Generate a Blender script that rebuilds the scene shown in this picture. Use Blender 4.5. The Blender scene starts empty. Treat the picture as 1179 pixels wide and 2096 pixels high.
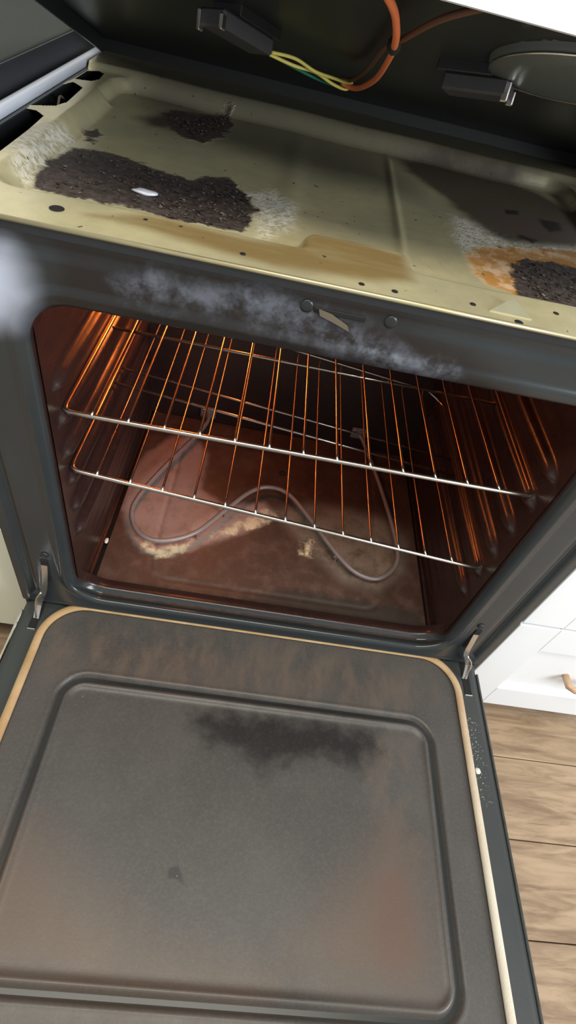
import bpy, bmesh, math, random
import numpy as np
from mathutils import Vector, Matrix

random.seed(7)
sc = bpy.context.scene
COL = sc.collection

# ------------------------------------------------------------------ camera
F_PX = 1111.55
CAM = np.array([-0.0772, -0.4476, 0.8019])
R = np.array([[0.9813, 0.0564, 0.1839], [0.1647, -0.7398, -0.6523], [0.0993, 0.6705, -0.7353]])
cd = bpy.data.cameras.new('camera')
cam = bpy.data.objects.new('camera', cd)
COL.objects.link(cam)
cd.sensor_fit = 'VERTICAL'
cd.sensor_height = 24.0
cd.lens = F_PX / 2096.0 * 24.0
cd.clip_start = 0.01
_r = Vector(R[0]).normalized()
_b = -Vector(R[2]); _b = (_b - _r * _b.dot(_r)).normalized()
_u = _b.cross(_r)
M = Matrix((_r, _u, _b)).transposed().to_4x4()
M.translation = Vector(CAM)
cam.matrix_world = M
sc.camera = cam

# ------------------------------------------------------------------ world, lights, exposure
sc.view_settings.view_transform = 'Standard'
sc.view_settings.look = 'None'
sc.view_settings.gamma = 1.0
sc.view_settings.use_curve_mapping = False
sc.view_settings.exposure = 0.0
w = bpy.data.worlds.new('room_light'); sc.world = w
w.use_nodes = True
w.node_tree.nodes['Background'].inputs[0].default_value = (0.93, 0.96, 0.98, 1)
w.node_tree.nodes['Background'].inputs[1].default_value = 0.55


def area(name, loc, target, size, energy, color):
    l = bpy.data.lights.new(name, 'AREA'); l.shape = 'RECTANGLE'
    l.size, l.size_y = size; l.energy = energy; l.color = color
    o = bpy.data.objects.new(name, l); COL.objects.link(o)
    o.location = loc
    d = Vector(target) - Vector(loc)
    o.rotation_euler = d.to_track_quat('-Z', 'Y').to_euler()
    return o


area('window_daylight', (2.2, -1.6, 1.3), (0.3, 0.0, 0.2), (1.2, 1.2), 75, (0.93, 0.97, 1.0))
area('ceiling_lamp', (-0.2, -0.7, 2.05), (-0.2, -0.1, 0.2), (1.7, 0.45), 32, (1.0, 0.93, 0.78))


# ------------------------------------------------------------------ pixel -> place (outlines of stains and bits, on the surface they lie on)
def on_z(u, v, z):
    d = R.T @ np.array([(u - 589.5) / F_PX, (v - 1048) / F_PX, 1.0])
    t = (z - CAM[2]) / d[2]
    return CAM + t * d


def on_y(u, v, y):
    d = R.T @ np.array([(u - 589.5) / F_PX, (v - 1048) / F_PX, 1.0])
    t = (y - CAM[1]) / d[1]
    return CAM + t * d


def poly_z(pts, z): return np.array([on_z(u, v, z)[:2] for u, v in pts])


def poly_y(pts, y): return np.array([on_y(u, v, y)[[0, 2]] for u, v in pts])


def sdf_poly(P, poly):
    """signed distance (negative inside) of points P (n,2) to a polygon"""
    n = len(poly); d = np.full(len(P), 1e9); inside = np.zeros(len(P), bool)
    for i in range(n):
        a, b = poly[i], poly[(i + 1) % n]
        e = b - a; w_ = P - a
        t = np.clip((w_ @ e) / (e @ e + 1e-12), 0, 1)
        d = np.minimum(d, np.linalg.norm(w_ - t[:, None] * e, axis=1))
        c = (a[1] > P[:, 1]) != (b[1] > P[:, 1])
        with np.errstate(divide='ignore', invalid='ignore'):
            xi = (b[0] - a[0]) * (P[:, 1] - a[1]) / (b[1] - a[1] + 1e-15) + a[0]
        inside ^= c & (P[:, 0] < xi)
    return np.where(inside, -d, d)


def sdf_rr(x, y, x0, x1, y0, y1, r):
    cx, cy = (x0 + x1) / 2, (y0 + y1) / 2
    qx = np.abs(x - cx) - (x1 - x0) / 2 + r; qy = np.abs(y - cy) - (y1 - y0) / 2 + r
    return np.hypot(np.maximum(qx, 0), np.maximum(qy, 0)) + np.minimum(np.maximum(qx, qy), 0) - r


def sstep(a, b, x):
    t = np.clip((x - a) / (b - a), 0, 1)
    return t * t * (3 - 2 * t)


# ------------------------------------------------------------------ materials
class NT:
    def __init__(s, name):
        s.m = bpy.data.materials.new(name); s.m.use_nodes = True
        s.t = s.m.node_tree; s.b = s.t.nodes['Principled BSDF']
        s.obj = s.n('ShaderNodeTexCoord').outputs['Object']

    def n(s, k, **kw):
        o = s.t.nodes.new(k)
        for a, v in kw.items(): setattr(o, a, v)
        return o

    def put(s, sock, v):
        if isinstance(v, bpy.types.NodeSocket): s.t.links.new(v, sock)
        elif isinstance(v, (tuple, list)) and sock.type == 'RGBA' and len(v) == 3: sock.default_value = (*v, 1)
        else: sock.default_value = v

    def math(s, op, a, b=0.0, clamp=False):
        o = s.n('ShaderNodeMath', operation=op, use_clamp=clamp)
        s.put(o.inputs[0], a); s.put(o.inputs[1], b)
        return o.outputs[0]

    def mix(s, f, a, b):
        o = s.n('ShaderNodeMix', data_type='RGBA')
        s.put(o.inputs[0], f); s.put(o.inputs[6], a); s.put(o.inputs[7], b)
        return o.outputs[2]

    def noise(s, scale, detail=4, rough=0.6, stretch=None, dist=0.0):
        o = s.n('ShaderNodeTexNoise')
        v = s.obj
        if stretch:
            mp = s.n('ShaderNodeMapping'); mp.inputs['Scale'].default_value = stretch
            s.put(mp.inputs[0], v); v = mp.outputs[0]
        s.put(o.inputs['Vector'], v)
        o.inputs['Scale'].default_value = scale; o.inputs['Detail'].default_value = detail
        o.inputs['Roughness'].default_value = rough; o.inputs['Distortion'].default_value = dist
        return o.outputs['Fac']

    def ramp(s, v, a, b, lo=0.0, hi=1.0):
        o = s.n('ShaderNodeMapRange', interpolation_type='SMOOTHSTEP')
        s.put(o.inputs[0], v); o.inputs[1].default_value = a; o.inputs[2].default_value = b
        o.inputs[3].default_value = lo; o.inputs[4].default_value = hi
        return o.outputs[0]

    def attr(s, name):
        o = s.n('ShaderNodeAttribute'); o.attribute_name = name
        return o.outputs['Fac']

    def stain(s, name, soft, amp, scale, detail=5):
        """1 inside a stain outline, its edge broken up by noise"""
        nz = s.math('MULTIPLY', s.math('SUBTRACT', s.noise(scale, detail, 0.65), 0.5), amp * 2)
        return s.ramp(s.math('ADD', s.attr(name), nz), soft, -soft)

    def bump(s, h, strength=0.3, dist=0.002):
        o = s.n('ShaderNodeBump'); o.inputs['Strength'].default_value = strength
        o.inputs['Distance'].default_value = dist
        s.put(o.inputs['Height'], h)
        s.put(s.b.inputs['Normal'], o.outputs[0])

    def done(s, color, rough=0.5, metal=0.0, spec=0.5, coat=0.0):
        s.put(s.b.inputs['Base Color'], color); s.put(s.b.inputs['Roughness'], rough)
        s.put(s.b.inputs['Metallic'], metal); s.put(s.b.inputs['Specular IOR Level'], spec)
        s.put(s.b.inputs['Coat Weight'], coat)
        return s.m


def simple(name, color, rough=0.5, metal=0.0, var=0.25, scale=40, spec=0.5, coat=0.0):
    t = NT(name)
    dark = tuple(c * (1 - var) for c in color)
    return t.done(t.mix(t.noise(scale, 4), dark, color), rough, metal, spec, coat)


MAT = {}
MAT['black_enamel'] = simple('black_enamel', (0.02, 0.023, 0.024), 0.32, 0, 0.3, 60)
MAT['white_enamel'] = simple('white_enamel', (0.80, 0.83, 0.88), 0.25, 0, 0.03, 20)
MAT['dark_liner'] = simple('dark_liner', (0.008, 0.008, 0.009), 0.6)
MAT['rim_steel'] = simple('rim_steel', (0.70, 0.75, 0.86), 0.3, 0.0, 0.08)
MAT['chrome'] = simple('chrome', (0.75, 0.72, 0.68), 0.18, 1.0, 0.15)
MAT['rack_chrome'] = simple('rack_chrome', (0.62, 0.56, 0.5), 0.28, 1.0, 0.3, 120)
MAT['element'] = simple('element_sheath', (0.30, 0.25, 0.24), 0.42, 0.25, 0.35, 80)
MAT['hole'] = simple('hole_dark', (0.004, 0.004, 0.004), 0.8)
MAT['screw'] = simple('screw_metal', (0.05, 0.05, 0.055), 0.35, 0.6)
MAT['latch_tan'] = simple('latch_tan', (0.13, 0.105, 0.07), 0.7, 0.0)
MAT['yellow_wire'] = simple('yellow_wire', (0.75, 0.66, 0.16), 0.5)
MAT['green_wire'] = simple('green_wire', (0.02, 0.20, 0.13), 0.5)
MAT['orange_wire'] = simple('orange_wire', (0.72, 0.18, 0.06), 0.5)
MAT['brown_wire'] = simple('brown_wire', (0.12, 0.045, 0.025), 0.6)
MAT['ceramic_dark'] = simple('receptacle_ceramic', (0.05, 0.05, 0.055), 0.45)
MAT['pan_grey'] = simple('pan_grey', (0.10, 0.115, 0.12), 0.45)
MAT['white_paint'] = simple('white_paint', (0.82, 0.84, 0.86), 0.45, 0, 0.03, 8)
MAT['cream_paint'] = simple('cream_paint', (0.78, 0.78, 0.62), 0.45, 0, 0.04, 8)
MAT['wall_white'] = simple('wall_white', (0.85, 0.86, 0.86), 0.7, 0, 0.03, 12)
MAT['counter'] = simple('counter_grey', (0.05, 0.055, 0.05), 0.85, 0, 0.3, 150, 0.15)
MAT['counter_edge'] = simple('counter_edge_dark', (0.03, 0.033, 0.042), 0.5, 0, 0.3, 60)
MAT['brass'] = simple('pull_wood', (0.62, 0.42, 0.26), 0.4, 0.1)
MAT['crumb_white'] = simple('crumb_white', (0.8, 0.78, 0.7), 0.7)


def gasket_mat():
    t = NT('gasket_fibreglass')
    n1 = t.noise(18, 4); n2 = t.noise(600, 2)
    sx = t.n('ShaderNodeSeparateXYZ'); t.put(sx.inputs[0], t.obj)
    wt = t.ramp(t.math('SUBTRACT', sx.outputs[0], t.math('MULTIPLY', sx.outputs[1], 0.5)), 0.30, 0.52)
    c = t.mix(t.ramp(n1, 0.35, 0.65), (0.40, 0.255, 0.125), (0.50, 0.345, 0.19))
    c = t.mix(wt, c, t.mix(n1, (0.50, 0.44, 0.34), (0.66, 0.61, 0.52)))
    t.bump(n2, 0.5, 0.001)
    return t.done(c, 0.85, 0, 0.2)


MAT['gasket'] = gasket_mat()


def tray_mat():
    t = NT('burnt_steel')
    n_big = t.noise(7, 4); n_mid = t.noise(45, 5, 0.7); n_fine = t.noise(160, 5, 0.7); n_str = t.noise(9, 4, 0.6, (1, 5, 1))
    c = t.mix(t.ramp(n_big, 0.35, 0.65), (0.52, 0.48, 0.30), (0.64, 0.575, 0.345))
    c = t.mix(t.ramp(n_mid, 0.3, 0.75, 0, 0.3), c, (0.36, 0.33, 0.22))
    # heat tint, golden brown over the front flange
    tint = t.math('MULTIPLY', t.stain('tint', 0.010, 0.006, 12), t.ramp(n_str, 0.25, 0.6, 0.6, 0.95))
    c = t.mix(tint, c, (0.30, 0.205, 0.08))
    smoke_shade = t.math('MULTIPLY', t.stain('smoke_shade', 0.05, 0.02, 10), 0.75)  # darker rear: smoke and dust tint, with the lid's shadow painted in
    c = t.mix(smoke_shade, c, (0.085, 0.08, 0.065))
    # pale flaked rims round the burnt patches
    pale = t.math('MULTIPLY', t.stain('pale', 0.012, 0.012, 60), t.ramp(n_fine, 0.34, 0.56))
    c = t.mix(pale, c, (0.70, 0.67, 0.58))
    brown = t.stain('brown', 0.016, 0.012, 30)
    c = t.mix(t.math('MULTIPLY', brown, 0.93), c, t.mix(n_mid, (0.032, 0.021, 0.016), (0.055, 0.037, 0.027)))
    c = t.mix(t.math('MULTIPLY', t.stain('island', 0.004, 0.006, 50), 0.9), c, (0.085, 0.062, 0.05))
    c = t.mix(t.stain('pit', 0.004, 0.008, 60), c, (0.02, 0.013, 0.010))
    rust = t.stain('rust', 0.006, 0.012, 40)
    rc = t.mix(t.ramp(n_mid, 0.4, 0.62), (0.42, 0.20, 0.05), (0.60, 0.43, 0.27))
    c = t.mix(rust, c, rc)
    char = t.stain('char', 0.0035, 0.015, 50)
    cc = t.mix(t.ramp(n_fine, 0.35, 0.7), (0.028, 0.02, 0.018), (0.085, 0.062, 0.055))
    c = t.mix(char, c, cc)
    fleck = t.math('MULTIPLY', t.ramp(t.noise(110, 4, 0.8), 0.62, 0.68), char)
    c = t.mix(t.math('MULTIPLY', fleck, 0.7), c, (0.24, 0.19, 0.165))
    dots = t.math('MULTIPLY', t.ramp(t.noise(95, 2, 0.5), 0.715, 0.745), 0.8)
    c = t.mix(dots, c, (0.04, 0.03, 0.025))
    rough = t.math('ADD', t.math('MULTIPLY', t.math('MAXIMUM', char, t.math('MAXIMUM', brown, rust)), 0.35), 0.30)
    met = t.math('MULTIPLY', t.math('SUBTRACT', 1.0, t.math('MAXIMUM', char, t.math('MAXIMUM', brown, t.math('MAXIMUM', rust, pale)))), 0.35)
    h = t.math('ADD', t.math('MULTIPLY', t.math('MAXIMUM', char, t.math('MULTIPLY', pale, 0.35)), n_fine), t.math('MULTIPLY', n_mid, 0.12))
    t.bump(h, 0.8, 0.004)
    return t.done(c, rough, met, 0.4)


def door_mat():
    t = NT('door_enamel_sooty')
    n1 = t.noise(6, 4); n2 = t.noise(28, 6, 0.7, (1, 0.45, 1)); n3 = t.noise(260, 4, 0.7)
    c = t.mix(t.ramp(n1, 0.3, 0.7), (0.050, 0.046, 0.043), (0.066, 0.062, 0.057))
    c = t.mix(t.ramp(n3, 0.4, 0.7, 0, 0.35), c, (0.10, 0.095, 0.088))
    haze = t.math('MULTIPLY', t.stain('haze', 0.035, 0.03, 14), t.ramp(n2, 0.38, 0.68))
    c = t.mix(haze, c, (0.105, 0.082, 0.064))
    warm = t.math('MULTIPLY', t.stain('warm', 0.05, 0.02, 12), 0.7)
    c = t.mix(warm, c, (0.115, 0.075, 0.05))
    red = t.math('MULTIPLY', t.stain('red', 0.022, 0.012, 25), 0.8)
    c = t.mix(red, c, (0.105, 0.058, 0.042))
    edge = t.stain('rim', 0.002, 0.0, 10)
    c = t.mix(edge, c, t.mix(n1, (0.028, 0.032, 0.032), (0.042, 0.048, 0.047)))
    ch = t.math('MULTIPLY', t.stain('char', 0.022, 0.03, 45), t.ramp(n3, 0.2, 0.5, 0.55, 1))
    c = t.mix(ch, c, (0.010, 0.009, 0.009))
    c = t.mix(t.stain('spot', 0.002, 0.002, 200), c, (0.025, 0.023, 0.024))
    fleck = t.ramp(t.noise(120, 2, 0.6), 0.775, 0.80)
    c = t.mix(t.math('MULTIPLY', fleck, 0.6), c, (0.3, 0.28, 0.25))
    sp = t.math('MULTIPLY', t.stain('speck', 0.01, 0.01, 30), t.ramp(t.noise(330, 2, 0.6), 0.62, 0.66))
    c = t.mix(sp, c, (0.5, 0.5, 0.47))
    rough = t.math('ADD', t.math('MULTIPLY', n2, 0.2), 0.33)
    t.bump(n3, 0.12, 0.001)
    return t.done(c, rough, 0, 0.5)


def frame_mat():
    t = NT('front_frame_enamel')
    n1 = t.noise(10, 4); n2 = t.noise(34, 6, 0.7)
    c = t.mix(n1, (0.020, 0.024, 0.026), (0.034, 0.040, 0.042))
    rs = t.math('MULTIPLY', t.stain('soot', 0.018, 0.012, 25), 0.85)
    c = t.mix(rs, c, (0.014, 0.011, 0.010))
    res = t.math('MULTIPLY', t.stain('residue', 0.016, 0.022, 38), t.ramp(n2, 0.36, 0.66))
    c = t.mix(t.math('MULTIPLY', res, 0.62), c, (0.17, 0.19, 0.24))
    sm = t.stain('pale_patch', 0.024, 0.006, 10)  # soft bluish-white patch at the frame's upper left corner
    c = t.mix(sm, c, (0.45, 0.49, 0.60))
    t.bump(n2, 0.05, 0.001)
    return t.done(c, t.math('ADD', 0.2, t.math('MULTIPLY', res, 0.4)), 0, 0.5)


def cavity_mat():
    t = NT('cavity_enamel')
    n1 = t.noise(9, 5); n2 = t.noise(70, 5, 0.7); sp = t.noise(340, 2)
    c = t.mix(n1, (0.018, 0.009, 0.009), (0.036, 0.018, 0.015))
    c = t.mix(t.ramp(n2, 0.5, 0.75, 0, 0.5), c, (0.05, 0.025, 0.018))
    c = t.mix(t.ramp(sp, 0.66, 0.72, 0, 0.4), c, (0.12, 0.09, 0.07))
    t.bump(t.math('ADD', n1, t.math('MULTIPLY', n2, 0.35)), 0.25, 0.003)
    return t.done(c, t.math('ADD', 0.22, t.math('MULTIPLY', n2, 0.16)), 0, 0.6)


def floor_pan_mat():
    t = NT('cavity_floor_burnt')
    n1 = t.noise(8, 5); n2 = t.noise(40, 6, 0.7); n3 = t.noise(240, 5, 0.7)
    c = t.mix(n1, (0.042, 0.023, 0.018), (0.075, 0.042, 0.031))
    c = t.mix(t.ramp(n2, 0.42, 0.7, 0, 0.6), c, (0.12, 0.07, 0.05))
    c = t.mix(t.math('MULTIPLY', t.stain('rim', 0.01, 0.012, 40), 0.8), c, (0.028, 0.025, 0.02))
    a = t.math('MULTIPLY', t.stain('ash', 0.010, 0.014, 40), t.ramp(n2, 0.2, 0.55, 0.5, 1))
    c = t.mix(a, c, t.mix(n3, (0.28, 0.19, 0.165), (0.36, 0.25, 0.215)))
    b = t.math('MULTIPLY', t.stain('ash_grey', 0.018, 0.016, 40), t.ramp(n2, 0.3, 0.6, 0.35, 1))
    c = t.mix(b, c, t.mix(n3, (0.15, 0.115, 0.09), (0.25, 0.20, 0.155)))
    e = t.math('MULTIPLY', t.stain('cream', 0.006, 0.012, 90), t.ramp(n2, 0.40, 0.6))
    c = t.mix(e, c, (0.62, 0.52, 0.34))
    t.bump(n3, 0.3, 0.001)
    return t.done(c, t.math('ADD', 0.34, t.math('MULTIPLY', n2, 0.25)), 0, 0.5)


def plank_mat(i):
    rnd = random.Random(i)
    t = NT('wood_plank')
    mp = t.n('ShaderNodeMapping'); mp.inputs['Location'].default_value = (rnd.uniform(0, 9), rnd.uniform(0, 9), 0)
    mp.inputs['Scale'].default_value = (1, 7, 1)
    t.put(mp.inputs[0], t.obj)
    g = t.n('ShaderNodeTexNoise'); g.inputs['Scale'].default_value = 6; g.inputs['Detail'].default_value = 8
    g.inputs['Roughness'].default_value = 0.65; g.inputs['Distortion'].default_value = 0.7
    t.put(g.inputs['Vector'], mp.outputs[0])
    k = rnd.uniform(0.85, 1.12)
    c = t.mix(t.ramp(g.outputs[0], 0.32, 0.66), tuple(k * x for x in (0.235, 0.155, 0.098)), tuple(k * x for x in (0.45, 0.325, 0.21)))
    c = t.mix(t.ramp(t.noise(5, 6, 0.7, (1.2, 22, 1), 1.0), 0.60, 0.72, 0, 0.7), c, (0.17, 0.105, 0.065))
    return t.done(c, 0.4, 0, 0.4)


def lamp_mat():
    t = NT('lamp_glow')
    t.b.inputs['Emission Color'].default_value = (1.0, 0.21, 0.032, 1)
    t.b.inputs['Emission Strength'].default_value = 88
    return t.done((0.8, 0.6, 0.4), 0.3)


# ------------------------------------------------------------------ mesh helpers
def link(name, verts, faces, mat, parent=None, smooth=True):
    me = bpy.data.meshes.new(name)
    me.from_pydata([tuple(map(float, v)) for v in verts], [], [tuple(map(int, f)) for f in faces])
    me.validate(); me.update()
    if mat is not None: me.materials.append(mat)
    if smooth:
        for p in me.polygons: p.use_smooth = True
    o = bpy.data.objects.new(name, me); COL.objects.link(o)
    if parent is not None: o.parent = parent
    return o


def empty(name, loc=(0, 0, 0)):
    o = bpy.data.objects.new(name, None); COL.objects.link(o); o.location = loc
    o.empty_display_size = 0.05
    return o


def child(o, root):
    """parent o to root while its mesh stays in place (roots are unrotated)"""
    o.parent = root
    o.matrix_parent_inverse = Matrix.Translation(root.location).inverted()
    return o


def tag(o, label, cat, group=None):
    o['label'] = label; o['category'] = cat
    if group: o['group'] = group
    return o


def box_bm(bm, lo, hi):
    x0, y0, z0 = lo; x1, y1, z1 = hi
    vs = [bm.verts.new(p) for p in ((x0, y0, z0), (x1, y0, z0), (x1, y1, z0), (x0, y1, z0), (x0, y0, z1), (x1, y0, z1), (x1, y1, z1), (x0, y1, z1))]
    for f in ((0, 3, 2, 1), (4, 5, 6, 7), (0, 1, 5, 4), (1, 2, 6, 5), (2, 3, 7, 6), (3, 0, 4, 7)):
        bm.faces.new([vs[i] for i in f])


def boxes(name, lst, mat, parent=None, bevel=0.0, seg=2):
    bm = bmesh.new()
    for lo, hi in lst: box_bm(bm, lo, hi)
    if bevel:
        bmesh.ops.bevel(bm, geom=list(bm.edges), offset=bevel, segments=seg, profile=0.5, affect='EDGES')
    bmesh.ops.recalc_face_normals(bm, faces=bm.faces)
    me = bpy.data.meshes.new(name); bm.to_mesh(me); bm.free()
    me.materials.append(mat)
    o = bpy.data.objects.new(name, me); COL.objects.link(o)
    if parent is not None: o.parent = parent
    return o


def catmull(pts, n=8, closed=False):
    P = [np.array(p, float) for p in pts]; out = []
    m = len(P)
    for i in range(m if closed else m - 1):
        if closed: a, b, c, d = P[(i - 1) % m], P[i], P[(i + 1) % m], P[(i + 2) % m]
        else: a, b, c, d = P[max(i - 1, 0)], P[i], P[i + 1], P[min(i + 2, m - 1)]
        for k in range(n):
            t = k / n
            out.append(0.5 * ((2 * b) + (-a + c) * t + (2 * a - 5 * b + 4 * c - d) * t * t + (-a + 3 * b - 3 * c + d) * t ** 3))
    if not closed: out.append(P[-1])
    return out


def sweep_data(path, prof, closed=False, up=None):
    """prof: list of (a,b) offsets; returns verts, faces"""
    P = [np.array(p, float) for p in path]; n = len(P); m = len(prof)
    V, Fc = [], []
    ref = None
    for i in range(n):
        if closed: t = P[(i + 1) % n] - P[(i - 1) % n]
        else: t = P[min(i + 1, n - 1)] - P[max(i - 1, 0)]
        t = t / (np.linalg.norm(t) + 1e-12)
        if up is not None: a = np.cross(np.array(up, float), t)
        else:
            if ref is None: ref = np.array([0, 0, 1.0]) if abs(t[2]) < 0.9 else np.array([1.0, 0, 0])
            a = ref - t * (ref @ t)
        a /= np.linalg.norm(a) + 1e-12
        b = np.cross(t, a)
        if up is None: ref = a
        for u, v in prof: V.append(P[i] + a * u + b * v)
    for i in range(n if closed else n - 1):
        j = (i + 1) % n
        for k in range(m):
            l = (k + 1) % m
            Fc.append((i * m + k, i * m + l, j * m + l, j * m + k))
    if not closed:
        Fc.append(tuple(range(m - 1, -1, -1))); Fc.append(tuple((n - 1) * m + k for k in range(m)))
    return V, Fc


def circ(r, n=8, r2=None):
    r2 = r2 or r
    return [(r * math.cos(2 * math.pi * k / n), r2 * math.sin(2 * math.pi * k / n)) for k in range(n)]


def tube(name, path, r, mat, parent=None, n=8, closed=False, smooth_path=0):
    if smooth_path: path = catmull(path, smooth_path, closed)
    V, Fc = sweep_data(path, circ(r, n), closed)
    return link(name, V, Fc, mat, parent)


def rr_loop(x0, x1, y0, y1, r, ns=(1, 1), nc=10):
    """rounded rectangle, counter-clockwise from bottom edge; ns = cuts on horizontal / vertical sides"""
    out = []
    def seg(a, b, k):
        for i in range(k): out.append(np.array(a) + (np.array(b) - np.array(a)) * i / k)
    def arc(cx, cy, a0):
        for i in range(nc):
            t = a0 + math.pi / 2 * i / nc
            out.append(np.array((cx + r * math.cos(t), cy + r * math.sin(t))))
    seg((x0 + r, y0), (x1 - r, y0), ns[0]); arc(x1 - r, y0 + r, -math.pi / 2)
    seg((x1, y0 + r), (x1, y1 - r), ns[1]); arc(x1 - r, y1 - r, 0)
    seg((x1 - r, y1), (x0 + r, y1), ns[0]); arc(x0 + r, y1 - r, math.pi / 2)
    seg((x0, y1 - r), (x0, y0 + r), ns[1]); arc(x0 + r, y0 + r, math.pi)
    return out


def grid_sheet(name, x0, x1, y0, y1, nx, ny, zfun, mat, parent=None, holes=None, masks=None, place=None):
    """height-field sheet; holes(x,y)->sdf cut out with the rim snapped on to the outline; masks name->values"""
    xs = np.linspace(x0, x1, nx + 1); ys = np.linspace(y0, y1, ny + 1)
    X, Y = np.meshgrid(xs, ys); X = X.ravel().copy(); Y = Y.ravel().copy()
    keep = None
    if holes is not None:
        e = 1e-5
        h = (x1 - x0) / nx
        d = holes(X, Y)
        gx = (holes(X + e, Y) - d) / e; gy = (holes(X, Y + e) - d) / e
        g = np.hypot(gx, gy) + 1e-9
        near = np.abs(d) < h * 0.55
        X = np.where(near, X - d * gx / g, X); Y = np.where(near, Y - d * gy / g, Y)
        inside = (d < 0) & ~near
        keep = ~inside
        core = d < 0
    Z = zfun(X, Y)
    V = np.stack([X, Y, Z], 1) if place is None else place(X, Y, Z)
    Fc = []
    for j in range(ny):
        for i in range(nx):
            f = (j * (nx + 1) + i, j * (nx + 1) + i + 1, (j + 1) * (nx + 1) + i + 1, (j + 1) * (nx + 1) + i)
            if keep is not None and (not all(keep[k] for k in f) or sum(core[k] or near[k] for k in f) == 4): continue
            Fc.append(f)
    o = link(name, V, Fc, mat, parent)
    for k, fn in (masks or {}).items():
        a = o.data.attributes.new(k, 'FLOAT', 'POINT')
        a.data.foreach_set('value', np.asarray(fn(np.stack([X, Y], 1)), dtype=np.float32))
    return o


def union(*polys):
    def f(P):
        d = sdf_poly(P, polys[0])
        for q in polys[1:]: d = np.minimum(d, sdf_poly(P, q))
        return d
    return f


def disc(name, c, r, mat, parent, axis='y', h=0.003, n=16, dome=0.4):
    """low domed button facing -y or +z (screws, rivets)"""
    V, Fc = [], []
    rings = [(1, 0), (0.95, 0.7), (0.6, 0.7 + 0.3 * dome), (0.0, 1)]
    for rr, hh in rings[:-1]:
        for k in range(n):
            a = 2 * math.pi * k / n
            u, v = r * rr * math.cos(a), r * rr * math.sin(a)
            V.append((c[0] + u, c[1] - hh * h, c[2] + v) if axis == 'y' else (c[0] + u, c[1] + v, c[2] + hh * h))
    V.append((c[0], c[1] - h, c[2]) if axis == 'y' else (c[0], c[1], c[2] + h))
    for i in range(2):
        for k in range(n): Fc.append((i * n + k, i * n + (k + 1) % n, (i + 1) * n + (k + 1) % n, (i + 1) * n + k))
    for k in range(n): Fc.append((2 * n + k, 2 * n + (k + 1) % n, 3 * n))
    return link(name, V, Fc, mat, parent)


# ------------------------------------------------------------------ dimensions (metres; z = 0 is the opened door's inner face)
W = 0.378            # half width of the range
ZF = -0.27           # kitchen floor
ZT = 0.600           # burner tray flange
OX, OZ0, OZ1 = 0.294, 0.0435, 0.528      # oven opening
CX, CZ0, CZ1, CY = 0.290, 0.031, 0.530, 0.480   # cavity

# ------------------------------------------------------------------ setting
floor = boxes('floor', [((-1.6, -1.6, ZF - 0.05), (1.8, 0.72, ZF - 0.012))], MAT['dark_liner'])
floor['kind'] = 'structure'
PM = [plank_mat(i) for i in range(6)]
pw = 0.15
k = 0
y = 0.705
while y > -1.5:
    xoff = [-1.6, -1.05, -0.7, -1.3][k % 4]
    x = xoff - 1.22
    while x < 1.8:
        a, b = max(x, -1.6), min(x + 1.22, 1.8)
        if b - a > 0.05:
            p = boxes('plank', [((a + 0.0008, y - pw + 0.0008, ZF - 0.012), (b - 0.0008, y - 0.0008, ZF))], PM[(k * 3 + int(a * 7)) % 6], floor, 0.0012, 1)
        x += 1.22
    y -= pw; k += 1
wall = boxes('wall_back', [((-1.6, 0.72, ZF), (1.8, 0.80, 2.2))], MAT['wall_white']); wall['kind'] = 'structure'

# ------------------------------------------------------------------ the range
rng = empty('electric_range', (0, 0.3, ZF))
tag(rng, 'black electric range with its oven door open and cooktop lid propped up', 'stove')


def part(o): return child(o, rng)


# body shell (side panels, back, base) as parts
for s in (-1, 1):
    a, b = sorted((s * 0.372, s * W))
    part(boxes('side_panel', [((a, 0.004, ZF + 0.03), (b, 0.60, 0.600))], MAT['black_enamel'], None, 0.001, 1))
part(boxes('back_panel', [((-0.372, 0.59, ZF + 0.03), (0.372, 0.60, 0.60))], MAT['dark_liner']))
part(boxes('storage_drawer', [((-0.372, 0.045, ZF + 0.035), (0.372, 0.065, -0.045))], MAT['black_enamel'], None, 0.003))
part(boxes('kick_base', [((-0.36, 0.07, ZF), (0.36, 0.58, ZF + 0.035))], MAT['dark_liner']))
part(boxes('burner_box', [((-0.371, 0.02, 0.543), (0.371, 0.588, 0.548))], MAT['dark_liner']))
bg = part(boxes('backguard', [((-W, 0.603, 0.50), (W, 0.65, 0.728))], MAT['black_enamel'], None, 0.006, 3))
for s in (-1, 1):       # bright rim running back along each side of the burner box
    V, Fc = sweep_data([(s * 0.385, y_, 0.603) for y_ in np.linspace(0.0, 0.585, 12)], circ(0.0065, 10, 0.0075))
    part(link('side_rim', V, Fc, MAT['rim_steel']))

# ---- front frame: lofted round the oven opening, rolled lip, raised bead, flat rail
MAT['front_frame'] = frame_mat()
MAT['cavity'] = cavity_mat()


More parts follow.
